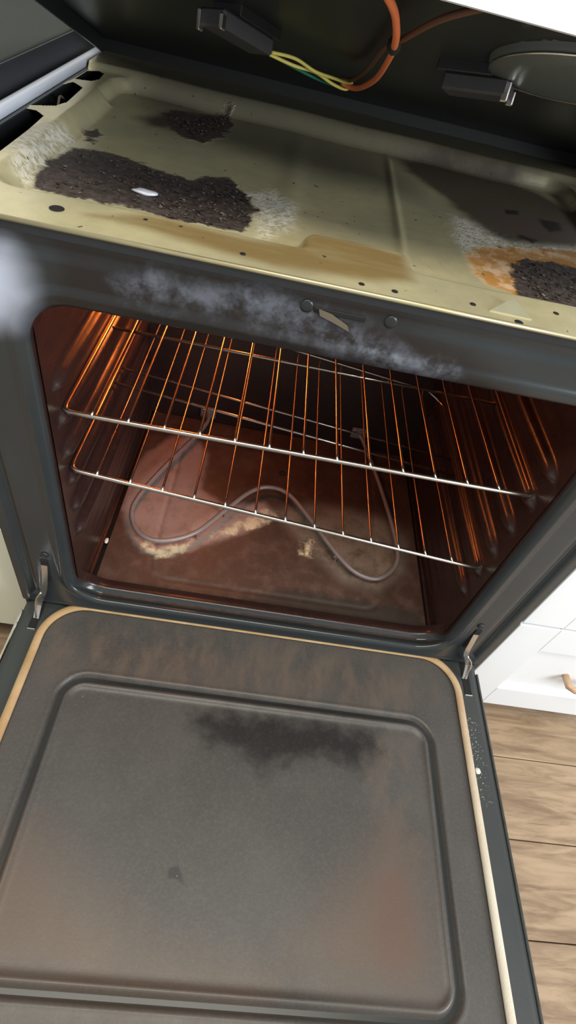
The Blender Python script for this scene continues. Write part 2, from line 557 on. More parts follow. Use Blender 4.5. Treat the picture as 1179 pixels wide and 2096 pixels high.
def build_frame():
    NS = (150, 60); NC = 14
    loops = []
    # offset from the opening, y (negative = towards the viewer), corner radius
    side = [(-0.0030, 0.026), (-0.0028, 0.020), (-0.002, 0.013), (-0.001, 0.006), (0.003, 0.0008), (0.007, 0.0), (0.009, -0.0008), (0.012, -0.0014), (0.015, -0.0008), (0.017, 0.0), (0.0185, 0.001)]
    sill = [(0.006, 0.040), (0.001, 0.030), (-0.0015, 0.0225), (0.000, 0.0185), (0.0075, 0.0155), (0.0070, 0.0085), (0.0015, 0.0055), (-0.0010, 0.0005), (0.0002, -0.0040), (0.0060, -0.0075), (0.0185, 0.001)]
    b0 = np.array(rr_loop(-OX, OX, OZ0, OZ1, 0.045, NS, NC)); b1 = np.array(rr_loop(-OX - 0.001, OX + 0.001, OZ0 - 0.001, OZ1 + 0.001, 0.046, NS, NC))
    nn = (b1 - b0) / np.linalg.norm(b1 - b0, axis=1)[:, None]
    wgt = sstep(0.15, 0.95, -nn[:, 1])
    for (d0, y0_), (d1, y1_) in zip(side, sill):
        dd = d0 + (d1 - d0) * wgt; yv = y0_ + (y1_ - y0_) * wgt
        P_ = b0 + nn * dd[:, None]
        loops.append([(p[0], yy, p[1]) for p, yy in zip(P_, yv)])
    base = b0 + nn * 0.0185
    out = rr_loop(-W, W, 0.010, 0.594, 0.004, NS, NC)
    for i in range(1, 17):
        t = i / 16
        if t < 0.55: yy = 0.001 - 0.001 * t
        elif t < 0.66: yy = 0.0005 + 0.007 * (t - 0.55) / 0.11
        elif t < 0.78: yy = 0.0075 - 0.0075 * (t - 0.66) / 0.12
        else: yy = 0.0
        L = []
        for p, q in zip(base, out):
            v = p + (q - p) * t
            side = 1.0 if abs(v[0]) > OX + 0.02 and 0.03 < v[1] < 0.53 else 0.0
            L.append((v[0], yy if side else min(yy, 0.001), v[1]))
        loops.append(L)
    loops.append([(q[0], 0.004, q[1]) for q in out]); loops.append([(q[0], 0.03, q[1]) for q in out])
    n = len(base); V = [p for l in loops for p in l]; Fc = []
    for i in range(len(loops) - 1):
        for k in range(n):
            Fc.append((i * n + k, i * n + (k + 1) % n, (i + 1) * n + (k + 1) % n, (i + 1) * n + k))
    Fc = [f[::-1] for f in Fc]
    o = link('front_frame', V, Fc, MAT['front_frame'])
    o.data.materials.append(MAT['cavity'])
    for k_ in range(3 * n): o.data.polygons[k_].material_index = 1
    P = np.array(V)[:, [0, 2]]
    ms = {'residue': [(245, 575), (300, 558), (380, 582), (450, 590), (560, 600), (620, 622), (700, 660), (780, 695), (860, 735), (930, 765), (900, 778), (800, 757), (700, 715), (620, 685), (500, 650), (400, 625), (260, 612)],
          'pale_patch': [(-80, 500), (10, 505), (38, 550), (48, 610), (20, 655), (-80, 670)],
          'soot': [(120, 500), (300, 530), (600, 590), (800, 640), (960, 720), (1060, 800), (1060, 850), (600, 760), (280, 690), (100, 650)]}
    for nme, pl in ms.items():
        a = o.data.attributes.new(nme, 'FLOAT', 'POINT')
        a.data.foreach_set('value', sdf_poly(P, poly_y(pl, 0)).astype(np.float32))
    return part(o)


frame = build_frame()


# everything below the frame's parts keeps world coordinates: frame's own matrix is identity apart from its parent inverse
def sub(o, p):
    o.parent = p
    return o


for u, v in ((628, 627), (800, 660)):
    q = on_y(u, v, 0)
    s_ = sub(disc('screw', (q[0], 0.001, q[2]), 0.006, MAT['black_enamel'], None, 'y', 0.0016), frame)
slot = sub(boxes('latch_slot', [((-0.0375, -0.0004, 0.5715), (0.0095, 0.004, 0.5765))], MAT['hole'], None, 0.0008, 1), frame)
# latch tongue poking out through the slot
V = []
for x_, z_, wd in ((-0.032, 0.5735, 0.0022), (-0.020, 0.5705, 0.0028), (-0.004, 0.5640, 0.0018)):
    for yy in (-0.0005, -0.004):
        V += [(x_ - 0.001, yy, z_ + wd), (x_ + 0.001, yy, z_ - wd)]
Fc = []
for i in range(2):
    b0 = i * 4
    Fc += [(b0 + 2, b0 + 3, b0 + 7, b0 + 6), (b0 + 0, b0 + 2, b0 + 6, b0 + 4), (b0 + 3, b0 + 1, b0 + 5, b0 + 7), (b0 + 1, b0, b0 + 4, b0 + 5)]
Fc += [(0, 1, 3, 2), (8, 10, 11, 9)]
sub(link('latch_tongue', V, Fc, MAT['latch_tan'], None, False), frame)

# ---- oven cavity
MAT['floor_pan'] = floor_pan_mat()
RIBZ = [0.4125, 0.3625, 0.3125, 0.2635, 0.2135, 0.1635]


def rib_h(y, z):
    h = np.zeros_like(y)
    for zr in RIBZ:
        dy = np.maximum(np.maximum(0.060 - y, y - 0.430), 0)
        d = np.hypot(dy * 0.33, z - zr)
        h = np.maximum(h, 0.0095 * np.sqrt(np.clip(1 - (d / 0.0125) ** 2, 0, 1)) * sstep(0.0125, 0.008, d))
    # shallow wave between the ribs towards the back
    h += 0.0012 * sstep(0.06, 0.16, y) * (0.5 + 0.5 * np.cos((z - RIBZ[0]) / 0.0249 * 2 * math.pi))
    return h


for s in (-1, 1):
    o = grid_sheet('cavity_side_wall', 0.010, CY, CZ0, CZ1, 150, 190, rib_h, MAT['cavity'],
                   place=lambda Y, Z, H, s=s: np.stack([s * (CX - H + 0.0 * Y), Y, Z], 1))
    part(o)
part(boxes('cavity_back_wall', [((-CX, CY, CZ0), (CX, CY + 0.006, CZ1))], MAT['cavity'], None, 0.001, 1))
part(boxes('cavity_roof', [((-CX, 0.012, CZ1 - 0.003), (CX, CY, CZ1))], MAT['cavity']))
FMASK = {
    'ash': union(poly_z([(250, 1040), (262, 980), (300, 930), (350, 895), (400, 890), (425, 930), (410, 1000), (460, 1035), (540, 1030), (565, 1058), (500, 1088), (420, 1115), (350, 1140), (295, 1128), (262, 1090)], 0.031)),
    'ash_grey': union(poly_z([(560, 1045), (640, 1030), (720, 1045), (800, 1065), (832, 1110), (825, 1170), (770, 1208), (700, 1190), (650, 1140), (600, 1090)], 0.031)),
    'cream': union(poly_z([(280, 1090), (330, 1120), (400, 1100), (380, 1128), (330, 1142), (290, 1125)], 0.031), poly_z([(430, 1098), (480, 1072), (545, 1042), (575, 1056), (500, 1092)], 0.031),
                   poly_z([(610, 1110), (640, 1105), (635, 1140), (615, 1135)], 0.031), poly_z([(395, 1236), (440, 1226), (530, 1243), (520, 1254), (420, 1246)], 0.031)),
    'rim': union(poly_z([(600, 1205), (860, 1250), (880, 1310), (600, 1280), (480, 1230)], 0.031)),
}


def fl_h(x, y):
    z = np.full_like(x, CZ0)
    z += 0.006 * sstep(0.036, 0.014, y)                        # front edge turned up to the sill
    z -= 0.0015 * sstep(0.006, 0.0, np.abs(sdf_rr(x, y, -0.2, 0.2, 0.062, 0.42, 0.03)))
    return z


o = part(grid_sheet('cavity_floor', -0.2770, 0.2800, 0.012, CY, 180, 150, fl_h, MAT['floor_pan'], masks=FMASK))
part(boxes('cavity_sump', [((-CX, 0.012, CZ0 - 0.012), (CX, CY, CZ0 - 0.008))], MAT['hole']))
for s in (-1, 1):        # ledge that carries the floor along each side, dark gap between
    a, b = sorted((s * 0.2845, s * CX))
    part(boxes('floor_ledge', [((a, 0.012, CZ0 - 0.006), (b, CY, CZ0 + 0.001))], MAT['cavity'], None, 0.0008, 1))

# oven lamp high on the back wall (above what the opening shows)
LXX = -0.17
V, Fc = sweep_data([(LXX, CY, 0.47), (LXX, CY - 0.012, 0.47)], circ(0.030, 20))
hold = part(link('oven_lamp', V, Fc, MAT['chrome']))
V, Fc = [], []
pr_ = [(0.012, 0.0), (0.014, 0.012), (0.022, 0.028), (0.025, 0.040), (0.020, 0.054), (0.010, 0.062), (0.001, 0.064)]
for r_, d_ in pr_:
    for k in range(16):
        a = 2 * math.pi * k / 16
        V.append((LXX + r_ * math.cos(a), CY - 0.012 - d_, 0.47 + r_ * math.sin(a)))
for i in range(len(pr_) - 1):
    for k in range(16): Fc.append((i * 16 + k, i * 16 + (k + 1) % 16, (i + 1) * 16 + (k + 1) % 16, (i + 1) * 16 + k))
sub(link('bulb', V, Fc, lamp_mat()), hold)

# ---- bake element
EP = [(425, 862, .056), (400, 893, .052), (340, 952, .05), (288, 1010, .05), (269, 1050, .05), (284, 1090, .05), (330, 1107, .05), (400, 1090, .05), (460, 1045, .05), (510, 1008, .05),
      (550, 997, .05), (592, 1013, .05), (640, 1070, .05), (690, 1135, .05), (730, 1173, .05), (775, 1184, .05), (810, 1157, .05), (811, 1110, .05), (783, 1010, .052), (748, 915, .062)]
path = [(-0.164, 0.478, 0.057)] + [tuple(on_z(u, v, z)) for u, v, z in EP] + [(0.162, 0.478, 0.075)]
el = part(tube('bake_element', path, 0.0042, MAT['element'], None, 10, False, 8))
for p in (path[0], path[-1]):
    sub(boxes('terminal_plate', [((p[0] - 0.016, 0.474, p[2] - 0.012), (p[0] + 0.016, 0.479, p[2] + 0.014))], MAT['element'], None, 0.001, 1), el)
    sub(disc('terminal_screw', (p[0] - 0.010, 0.474, p[2] + 0.008), 0.003, MAT['chrome'], None, 'y', 0.002), el)
for u, v in ((462, 1043), (690, 1135), (405, 1088)):
    q = on_z(u, v, 0.05)
    sub(boxes('support_leg', [((q[0] - 0.0012, q[1] - 0.004, CZ0), (q[0] + 0.0012, q[1] + 0.004, 0.0475)), ((q[0] - 0.005, q[1] - 0.0045, 0.0455), (q[0] + 0.005, q[1] + 0.0045, 0.0475))], MAT['element']), el)

# ---- burner tray under the lid
MAT['tray'] = tray_mat()
TX = 0.374
TY0, TY1 = -0.005, 0.575
hole_polys = [np.array([(-0.345, 0.10), (-0.347, 0.20), (-0.350, 0.250), (-0.362, 0.264), (-0.40, 0.262), (-0.40, 0.10)]),
              np.array([(-0.374, 0.276), (-0.352, 0.297), (-0.347, 0.32), (-0.351, 0.392), (-0.368, 0.408), (-0.378, 0.36)]),
              np.array([(-0.371, 0.424), (-0.3715, 0.478), (-0.360, 0.490), (-0.350, 0.483), (-0.347, 0.45), (-0.352, 0.432)])]


def tray_holes(x, y):
    P = np.stack([x, y], 1)
    d = sdf_poly(P, hole_polys[0])
    for q in hole_polys[1:]: d = np.minimum(d, sdf_poly(P, q))
    return d


def basin(x, y, x0, x1, y0, y1, depth, r, sf, sb):
    d = sdf_rr(x, y, x0, x1, y0, y1, r)
    soft = np.where(y > y1 - 0.09, sb, sf)
    return depth * sstep(0.0, 1.0, np.clip(-d / soft, 0, 1))


def tray_h(x, y):
    h = basin(x, y, -0.338, 0.338, 0.055, 0.494, 0.016, 0.035, 0.022, 0.011)
    tab = sstep(0.014, 0.0, sdf_rr(x, y, -0.050, 0.045, 0.0, 0.094, 0.012))      # flange runs further back between the burners
    h = h * (1 - tab)
    ridge = 0.0022 * np.exp(-((x - 0.054 - 0.02 * (y - 0.25)) / 0.0045) ** 2) * sstep(0.06, 0.12, y) * sstep(0.50, 0.44, y)
    ridge += 0.0012 * np.exp(-((x + 0.072) / 0.014) ** 2) * sstep(0.08, 0.14, y) * sstep(0.50, 0.44, y)
    z = ZT - h + ridge
    z += 0.008 * sstep(0.488, 0.500, y)
    z += 0.0006 * np.sin(x * 31 + 1.3) * np.sin(y * 23)
    return z


zt = 0.584
TM = {
    'char': union(poly_z([(52, 384), (95, 338), (150, 303), (215, 312), (260, 322), (330, 350), (395, 368), (425, 362), (470, 365), (500, 395), (525, 430), (520, 460), (490, 474), (440, 466), (360, 453), (280, 430), (200, 413), (120, 398)], zt),
                  poly_z([(330, 232), (365, 226), (400, 232), (470, 238), (478, 255), (455, 280), (420, 296), (385, 285), (350, 268)], zt),
                  poly_z([(172, 272), (198, 264), (208, 278), (190, 295), (172, 288)], zt),
                  poly_z([(1045, 545), (1080, 530), (1140, 538), (1179, 550), (1260, 590), (1240, 650), (1120, 626), (1060, 603)], zt)),
    'brown': union(poly_z([(820, 328), (880, 332), (960, 352), (1040, 370), (1110, 400), (1179, 440), (1250, 480), (1200, 508), (1120, 503), (1040, 495), (980, 465), (940, 432), (880, 385), (830, 350)], zt),
                   poly_z([(280, 240), (330, 228), (400, 228), (350, 268), (300, 258)], zt)),
    'island': union(poly_z([(985, 430), (1030, 425), (1100, 440), (1179, 465), (1230, 490), (1180, 500), (1100, 490), (1030, 470)], zt)),
    'pit': union(poly_z([(1030, 428), (1060, 432), (1062, 440), (1035, 438)], zt), poly_z([(1105, 448), (1145, 455), (1150, 472), (1125, 475), (1110, 462)], zt), poly_z([(1060, 478), (1100, 492), (1090, 497), (1062, 486)], zt)),
    'rust': union(poly_z([(955, 520), (1000, 503), (1100, 507), (1179, 515), (1280, 560), (1260, 650), (1130, 630), (1060, 607), (1000, 583), (965, 558)], zt)),
    'pale': union(poly_z([(28, 335), (70, 297), (130, 280), (165, 292), (110, 330), (62, 378), (38, 372)], zt), poly_z([(488, 398), (555, 390), (605, 425), (598, 470), (530, 488), (524, 440)], zt),
                  poly_z([(925, 440), (980, 455), (1060, 492), (1179, 505), (1179, 522), (1000, 508), (950, 515), (930, 490)], zt)),
    'tint': union(poly_z([(604, 499), (636, 474), (735, 495), (828, 524), (845, 575), (760, 575), (650, 560), (560, 545), (470, 520), (370, 492), (300, 470), (180, 440), (300, 440), (520, 490)], ZT)),
    'smoke_shade': union(poly_z([(330, 250), (470, 235), (640, 270), (800, 310), (830, 390), (700, 370), (600, 340), (470, 300)], zt), poly_z([(210, 120), (1250, 350), (1250, 400), (900, 330), (300, 190)], ZT)),
}
tray = part(grid_sheet('burner_tray', -TX, TX, TY0, TY1, 300, 230, tray_h, MAT['tray'], holes=tray_holes, masks=TM))
# front edge: folded down, bright worn metal
MAT['tray_edge'] = simple('tray_edge_bright', (0.62, 0.55, 0.33), 0.35, 0.7, 0.3, 30)
V, Fc = sweep_data([(-0.298, TY0 + 0.0012, ZT - 0.0012), (0.36, TY0 + 0.0012, ZT - 0.0012)], circ(0.0022, 8))
sub(link('front_edge', V, Fc, MAT['tray_edge']), tray)
sub(boxes('edge_flange', [((-0.36, TY0 + 0.001, ZT - 0.010), (0.36, TY0 + 0.003, ZT - 0.001))], MAT['black_enamel']), tray)
for u, v, r_ in ((116, 427, 0.0062), (298, 450, 0.0028), (497, 520, 0.0026), (808, 597, 0.003), (968, 623, 0.0028), (1062, 660, 0.004), (1138, 642, 0.003), (740, 582, 0.0028)):
    q = on_z(u, v, ZT)
    sub(disc('screw_hole', (q[0], q[1], ZT + 0.0002), r_, MAT['hole'], None, 'z', 0.0004), tray)
# bent-up bright tab on the front flange at the right
T = [on_z(1003, 636, ZT), on_z(1045, 622, ZT), on_z(1088, 655, ZT)]
V = [(t[0], t[1], ZT + 0.0008) for t in T] + [(t[0], t[1], ZT - 0.0005) for t in T]
V[1] = (V[1][0], V[1][1], ZT + 0.006)
sub(link('raised_tab', V, [(0, 1, 2), (5, 4, 3), (0, 3, 4, 1), (1, 4, 5, 2), (2, 5, 3, 0)], simple('tab_bright', (0.62, 0.6, 0.42), 0.35, 0.5), None, False), tray)
# springy wire clip seen in the second cut-out at the left
sub(tube('wire_clip', [(-0.352, 0.300, 0.594), (-0.357, 0.325, 0.602), (-0.361, 0.352, 0.592), (-0.366, 0.37, 0.578)], 0.0014, MAT['latch_tan'], None, 6, False, 5), tray)

# ---- lid, hinged at the back and propped up
LA = math.radians(17.7)
HN = np.array([0, math.sin(LA), math.cos(LA)]); HE = np.array([0, -math.cos(LA), math.sin(LA)]); H0 = np.array([0, 0.575, 0.605])
LT, LL = 0.018, 0.570


def lid_p(x, s, t): return H0 + np.array([1.0, 0, 0]) * x + HE * s + HN * t


PANS = [(0.162, 0.425, 0.086)]


def lid_holes(x, y):
    d = np.full_like(x, 9.0)
    for px, ps, pr in PANS: d = np.minimum(d, np.hypot(x - px, y - ps) - pr + 0.004)
    return d


lid = part(grid_sheet('cooktop_lid', -W, W, 0.0, LL, 130, 100, lambda x, y: np.full_like(x, LT), MAT['black_enamel'], holes=lid_holes,
                      place=lambda X, Y, Z: H0 + X[:, None] * np.array([1.0, 0, 0]) + Y[:, None] * HE + Z[:, None] * HN))
so = lid.modifiers.new('sheet', 'SOLIDIFY'); so.thickness = 0.0016; so.offset = 1


def lid_slab(name, x0, x1, s0, s1, t0, t1, mat, parent, bevel=0.0):
    o = boxes(name, [((x0, s0, t0), (x1, s1, t1))], mat, None, bevel)
    for v in o.data.vertices: v.co = Vector(lid_p(*v.co))
    o.data.flip_normals()
    return sub(o, parent)


lid_slab('skirt', -W, -W + 0.003, 0, LL, 0.0, LT, MAT['black_enamel'], lid)
lid_slab('skirt', W - 0.003, W, 0, LL, 0.0, LT, MAT['black_enamel'], lid)
lid_slab('skirt', -W, W, LL - 0.003, LL - 0.0012, 0.0005, LT, MAT['black_enamel'], lid)
lid_slab('front_trim', -W, W, LL - 0.001, LL + 0.002, 0.0, LT + 0.003, MAT['white_enamel'], lid)
lid_slab('hinge_flange', -W, W, 0.0, 0.004, 0.0, LT, MAT['dark_liner'], lid)


def receptacle(p0, p1, width):
    a = np.array(p0); b = np.array(p1)
    d = (b - a) / np.linalg.norm(b - a); nrm = np.array([-d[1], d[0]])
    L = np.linalg.norm(b - a)

    def slab(name, u0, u1, v0, v1, t0, t1, mat, par, bev=0.001):
        o = boxes(name, [((u0, v0, t0), (u1, v1, t1))], mat, None, bev, 1)
        for v in o.data.vertices:
            xy = a + d * v.co[0] + nrm * v.co[1]
            v.co = Vector(lid_p(xy[0], xy[1], v.co[2]))
        o.data.update()
        return sub(o, par)
    h = width / 2
    r = slab('element_receptacle', 0, L, -h, h, -0.006, 0.008, MAT['ceramic_dark'], lid, 0.002)
    slab('element_receptacle_bracket', -0.008, L * 0.75, -h - 0.002, h + 0.002, 0.008, 0.0175, MAT['screw'], lid)
    slab('contact_clip', L - 0.004, L + 0.003, -h, -h + 0.004, -0.008, 0.004, MAT['chrome'], lid)
    slab('contact_clip', L - 0.004, L + 0.003, h - 0.004, h, -0.010, 0.006, MAT['chrome'], lid)
    return r


receptacle((0.062, 0.345), (0.118, 0.378), 0.030)
receptacle((-0.128, 0.300), (-0.172, 0.372), 0.030)


def wire(name, pts, r, mat): return sub(tube(name, [lid_p(*p) for p in pts], r, mat, None, 8, False, 8), lid)


wire('wire', [(-0.117, .302, -.002), (-.092, .289, 0), (-.068, .266, -.003), (-.045, .236, 0), (-.030, .222, 0.001), (-.022, .216, 0.003)], 0.0017, MAT['yellow_wire'])
wire('wire', [(-0.119, .296, -.003), (-.092, .276, -.004), (-.068, .256, -.002), (-.045, .226, -.004), (-.028, .206, -.003), (-.021, .212, 0.001)], 0.0017, MAT['yellow_wire'])
wire('wire', [(-0.115, .286, -0.002), (-.09, .258, -0.003), (-.066, .230, -0.003), (-.045, .208, -0.002), (-.03, .206, 0.0)], 0.0017, MAT['green_wire'])
wire('wire', [(-.034, .222, 0), (-.022, .214, -.001), (-.012, .235, -.002), (-.004, .305, -.002), (-.006, .405, -.002), (-.010, .455, -.002), (-.016, .49, 0.0), (-.026, .52, 0.004), (-.05, .55, 0.012)], 0.0030, MAT['orange_wire'])
wire('wire', [(-.036, .224, .003), (-.026, .222, .004), (-.019, .25, .004), (-.014, .32, .004), (-.012, .40, .004), (-.004, .455, .002), (.012, .52, .004), (.04, .55, .01)], 0.0024, MAT['brown_wire'])
V, Fc = sweep_data([lid_p(-.0085, .438, -.001), lid_p(-.0095, .446, -.001)], circ(0.0062, 10))
sub(link('wire_tie', V, Fc, MAT['hole']), lid)
# ---- drip pans (lift out)


def drip_pan(px, ps, pr, label):
    V, Fc = [], []; n = 40
    prof = [(1.06, 0.0195), (1.07, 0.021), (1.03, 0.0225), (0.97, 0.020), (0.955, 0.014), (0.93, 0.009), (0.70, 0.006), (0.36, 0.005), (0.32, 0.005)]
    for rr, t in prof:
        for k in range(n):
            a = 2 * math.pi * k / n
            V.append(lid_p(px + pr * rr * math.cos(a), ps + pr * rr * math.sin(a), t))
    for i in range(len(prof) - 1):
        for k in range(n): Fc.append((i * n + k, i * n + (k + 1) % n, (i + 1) * n + (k + 1) % n, (i + 1) * n + k))
    Fc.append(tuple((len(prof) - 1) * n + k for k in range(n)))
    root = empty('drip_pan', tuple(lid_p(px, ps, 0.0)))
    b = child(link('bowl', V, Fc, MAT['pan_grey']), root)
    V, Fc = sweep_data([lid_p(px + pr * 0.935 * math.cos(2 * math.pi * k / n), ps + pr * 0.935 * math.sin(2 * math.pi * k / n), 0.0095) for k in range(n)], circ(0.0011, 6), True)
    child(link('trim_ring', V, Fc, MAT['chrome']), root)
    tag(root, label, 'drip pan')
    return root


drip_pan(*PANS[0], 'grey round drip pan in the raised lid beside the chrome receptacle clip')

# ---- oven door
MAT['door'] = door_mat()
EX, EY0, EY1 = 0.2778, -0.109, -0.4532


def door_h(x, y):
    d = sdf_rr(x, y, -EX, EX, EY1, EY0, 0.034)
    z = np.zeros_like(x)
    z -= 0.0085 * np.exp(-((d - 0.001) / 0.0046) ** 2)      # groove
    z += 0.0030 * np.exp(-((d + 0.0085) / 0.0035) ** 2)     # bead inside it
    z += 0.0015 * np.exp(-((d - 0.008) / 0.003) ** 2)
    z -= 0.0015 * sstep(-0.006, -0.02, d)
    e = sdf_rr(x, y, -0.368, 0.368, -0.555, 0.05, 0.01)
    z -= 0.0035 * sstep(0.0, 0.006, e)
    return z


DM = {
    'char': union(poly_z([(385, 1465), (470, 1458), (560, 1468), (660, 1480), (770, 1500), (775, 1535), (735, 1570), (670, 1548), (600, 1560), (540, 1572), (490, 1540), (420, 1505)], 0)),
    'haze': union(poly_z([(90, 1260), (430, 1290), (880, 1360), (900, 1420), (830, 1470), (640, 1440), (300, 1390), (110, 1380)], 0), poly_z([(740, 1500), (850, 1510), (850, 1720), (780, 1700)], 0)),
    'warm': union(poly_z([(-80, 1800), (60, 1700), (150, 1800), (300, 1950), (560, 2010), (500, 2050), (-80, 2010)], 0), poly_z([(600, 1950), (800, 1700), (850, 1750), (880, 2040), (700, 2020)], 0)),
    'red': union(poly_z([(772, 1800), (815, 1775), (848, 1860), (852, 1960), (820, 2000), (775, 1980), (768, 1880)], 0)),
    'spot': union(poly_z([(345, 1776), (366, 1772), (372, 1792), (381, 1815), (362, 1800), (342, 1797)], 0)),
    'speck': union(poly_z([(955, 1470), (972, 1470), (1000, 1640), (985, 1640), (965, 1540)], 0)),
    'rim': lambda P: -sdf_rr(P[:, 0], P[:, 1], -0.334, 0.334, -0.52, 0.0, 0.06),
}
door = part(grid_sheet('oven_door', -0.375, 0.375, -0.560, 0.030, 270, 210, door_h, MAT['door'], masks=DM))
MAT['door_shell'] = simple('door_shell', (0.022, 0.026, 0.027), 0.3, 0, 0.3, 50)
sub(boxes('outer_shell', [((-W, -0.575, -0.045), (W, 0.030, -0.006))], MAT['door_shell'], None, 0.004, 2), door)
MAT['edge_strip'] = simple('edge_strip_scratched', (0.10, 0.105, 0.10), 0.35, 0.4, 0.7, 90)
for s in (-1, 1):
    a, b = sorted((s * 0.3755, s * 0.3795))
    sub(boxes('edge_strip', [((a, -0.57, -0.007), (b, -0.012, -0.0015))], MAT['edge_strip'] if s > 0 else MAT['chrome'], None, 0.001, 1), door)
# gasket: flat woven rope
lp = rr_loop(-0.336, 0.336, -0.528, 0.006, 0.062, (30, 24), 14)
V, Fc = sweep_data([(p[0], p[1], 0.0030) for p in lp], circ(0.0062, 10, 0.0034), True, (0, 0, 1))
sub(link('gasket', V, Fc, MAT['gasket']), door)


# hinges: steel arm out of a slot in the frame down into a slot in the door
def hinge(s, tops, slot_rect):
    x0, x1, y0, y1 = slot_rect
    h = sub(boxes('hinge_slot', [((x0, y0, -0.003), (x1, y1, 0.0008))], MAT['hole'], None, 0.0006, 1), door)
    sub(boxes('slot_lip', [((x0, y0 - 0.002, -0.002), (x1, y0, 0.0022))], MAT['chrome'], None, 0.0006, 1), door)
    V, Fc = sweep_data(catmull(tops, 6), [(-0.0014, -0.0042), (0.0014, -0.0042), (0.0014, 0.0042), (-0.0014, 0.0042)], False, (s * 1.0, 0.0, 0.05))
    sub(link('hinge_arm', V, Fc, MAT['chrome'], None, False), door)
    V, Fc = sweep_data(catmull([(tops[2][0] + s * 0.005, tops[2][1] - 0.002, tops[2][2] - 0.006), (tops[3][0] + s * 0.004, tops[3][1] - 0.003, tops[3][2] + 0.004), tops[4]], 5), circ(0.0016, 6))
    sub(link('hinge_link', V, Fc, MAT['chrome']), door)
    sub(boxes('frame_slot', [((min(tops[0][0] - 0.005, tops[0][0] + 0.005), -0.0012, tops[0][2] - 0.045), (tops[0][0] + 0.005, 0.010, tops[0][2] + 0.008))], MAT['hole'], None, 0.0005, 1), frame)
    sub(disc('frame_rivet', (tops[0][0] - s * 0.003, 0.0, tops[0][2] + 0.020), 0.0055, MAT['screw'], None, 'y', 0.0018), frame)


hinge(-1, [(-0.3305, 0.001, 0.118), (-0.332, -0.004, 0.090), (-0.336, -0.009, 0.060), (-0.346, -0.012, 0.028), (-0.350, -0.026, 0.003)], (-0.3575, -0.3455, -0.043, 0.010))
hinge(1, [(0.3300, 0.001, 0.106), (0.3310, -0.004, 0.080), (0.3330, -0.009, 0.055), (0.348, -0.012, 0.026), (0.350, -0.026, 0.003)], (0.3475, 0.3605, -0.053, 0.004))

# ------------------------------------------------------------------ oven racks (slide out): perimeter rod, wires, cross rods
MX = [-0.2545 + 0.04135 * k for k in range(13)]


def rack(zl, zr, y0, label):
    root = empty('oven_rack', (0, y0 + 0.2, min(zl, zr)))
    def P(x, y, z): return (x, y, zl + (zr - zl) * (x + 0.285) / 0.57 + z)
    depth = 0.405
    # side rails dip down and out to ride on the wall ribs
    fr = [P(-0.2855, y0 + 0.004, 0.0), P(-0.287, y0 + 0.012, 0.0), P(-0.287, y0 + depth - 0.02, 0.0), P(-0.276, y0 + depth, 0.0), P(-0.25, y0 + depth, 0.012), P(0.25, y0 + depth, 0.012), P(0.276, y0 + depth, 0.0),
          P(0.287, y0 + depth - 0.02, 0.0), P(0.287, y0 + 0.012, 0.0), P(0.2855, y0 + 0.004, 0.0), P(0.279, y0, 0), P(-0.279, y0, 0)]
    pts = []
    for i, p in enumerate(fr):
        q = fr[(i + 1) % len(fr)]
        pts += [np.array(p) + (np.array(q) - np.array(p)) * t for t in ((0.0, 0.5) if np.linalg.norm(np.array(p) - np.array(q)) > 0.1 else (0.0,))]
    V, Fc = sweep_data(pts, circ(0.0031, 10), True)
    child(link('rack_frame', V, Fc, MAT['rack_chrome']), root)
    for yy in (0.195, 0.235):
        V, Fc = sweep_data([P(-0.284, y0 + yy, -0.004), P(0.284, y0 + yy, -0.004)], circ(0.0022 if yy < 0.2 else 0.0017, 8))
        child(link('cross_rod', V, Fc, MAT['rack_chrome']), root)
    for x in MX:
        V, Fc = sweep_data([P(x, y0 - 0.001, 0.002), P(x, y0 + 0.01, 0.0022), P(x, y0 + 0.20, 0.0005), P(x, y0 + depth - 0.012, 0.0022), P(x, y0 + depth + 0.001, 0.0105)], circ(0.0016, 8))
        child(link('wire', V, Fc, MAT['rack_chrome']), root)
    tag(root, label, 'oven rack', 'wire racks in the oven')
    return root


rack(0.3735, 0.3715, 0.039, 'upper chrome wire oven rack, set level')
rack(0.2835, 0.2210, 0.035, 'lower chrome wire oven rack, tilted down to the right')

# ------------------------------------------------------------------ crumbs and flakes


def crumb(name, c, r, mat, label, seed, flat=0.6):
    rnd = random.Random(seed)
    bm = bmesh.new(); bmesh.ops.create_icosphere(bm, subdivisions=2, radius=1)
    for v in bm.verts:
        k = 1 + 0.22 * rnd.uniform(-1, 1)
        v.co = Vector((v.co.x * r[0] * k, v.co.y * r[1] * k, v.co.z * r[0] * flat * k))
    me = bpy.data.meshes.new(name); bm.to_mesh(me); bm.free(); me.materials.append(mat)
    for p in me.polygons: p.use_smooth = True
    o = bpy.data.objects.new(name, me); COL.objects.link(o)
    o.location = (c[0], c[1], c[2] + r[0] * flat * 0.8)
    return tag(o, label, 'crumb')


crumb('white_crumb', on_z(977, 1578, 0), (0.0042, 0.0055), MAT['crumb_white'], 'white crumb stuck on the right edge of the oven door', 1, 0.3)
crumb('white_crumb', on_z(218, 1107, CZ0), (0.0032, 0.0065), MAT['crumb_white'], 'white crumb in the dark gap along the left of the oven floor', 2, 0.5)
crumb('foil_scrap', on_z(297, 397, zt), (0.012, 0.006), simple('foil', (0.72, 0.76, 0.86), 0.4, 0.2), 'pale bluish scrap lying on the big burnt patch of the tray', 3, 0.18)
crumb('cream_crumb', on_z(627, 1132, CZ0), (0.004, 0.006), simple('cream_crumb_m', (0.6, 0.45, 0.25), 0.8), 'cream crumb on the oven floor near the right loop of the heating element', 4, 0.5)
crumb('dark_crumb', on_z(578, 970, CZ0), (0.006, 0.005), simple('dark_crumb_m', (0.03, 0.015, 0.01), 0.8), 'dark burnt crumb at the back of the oven floor', 5, 0.5)


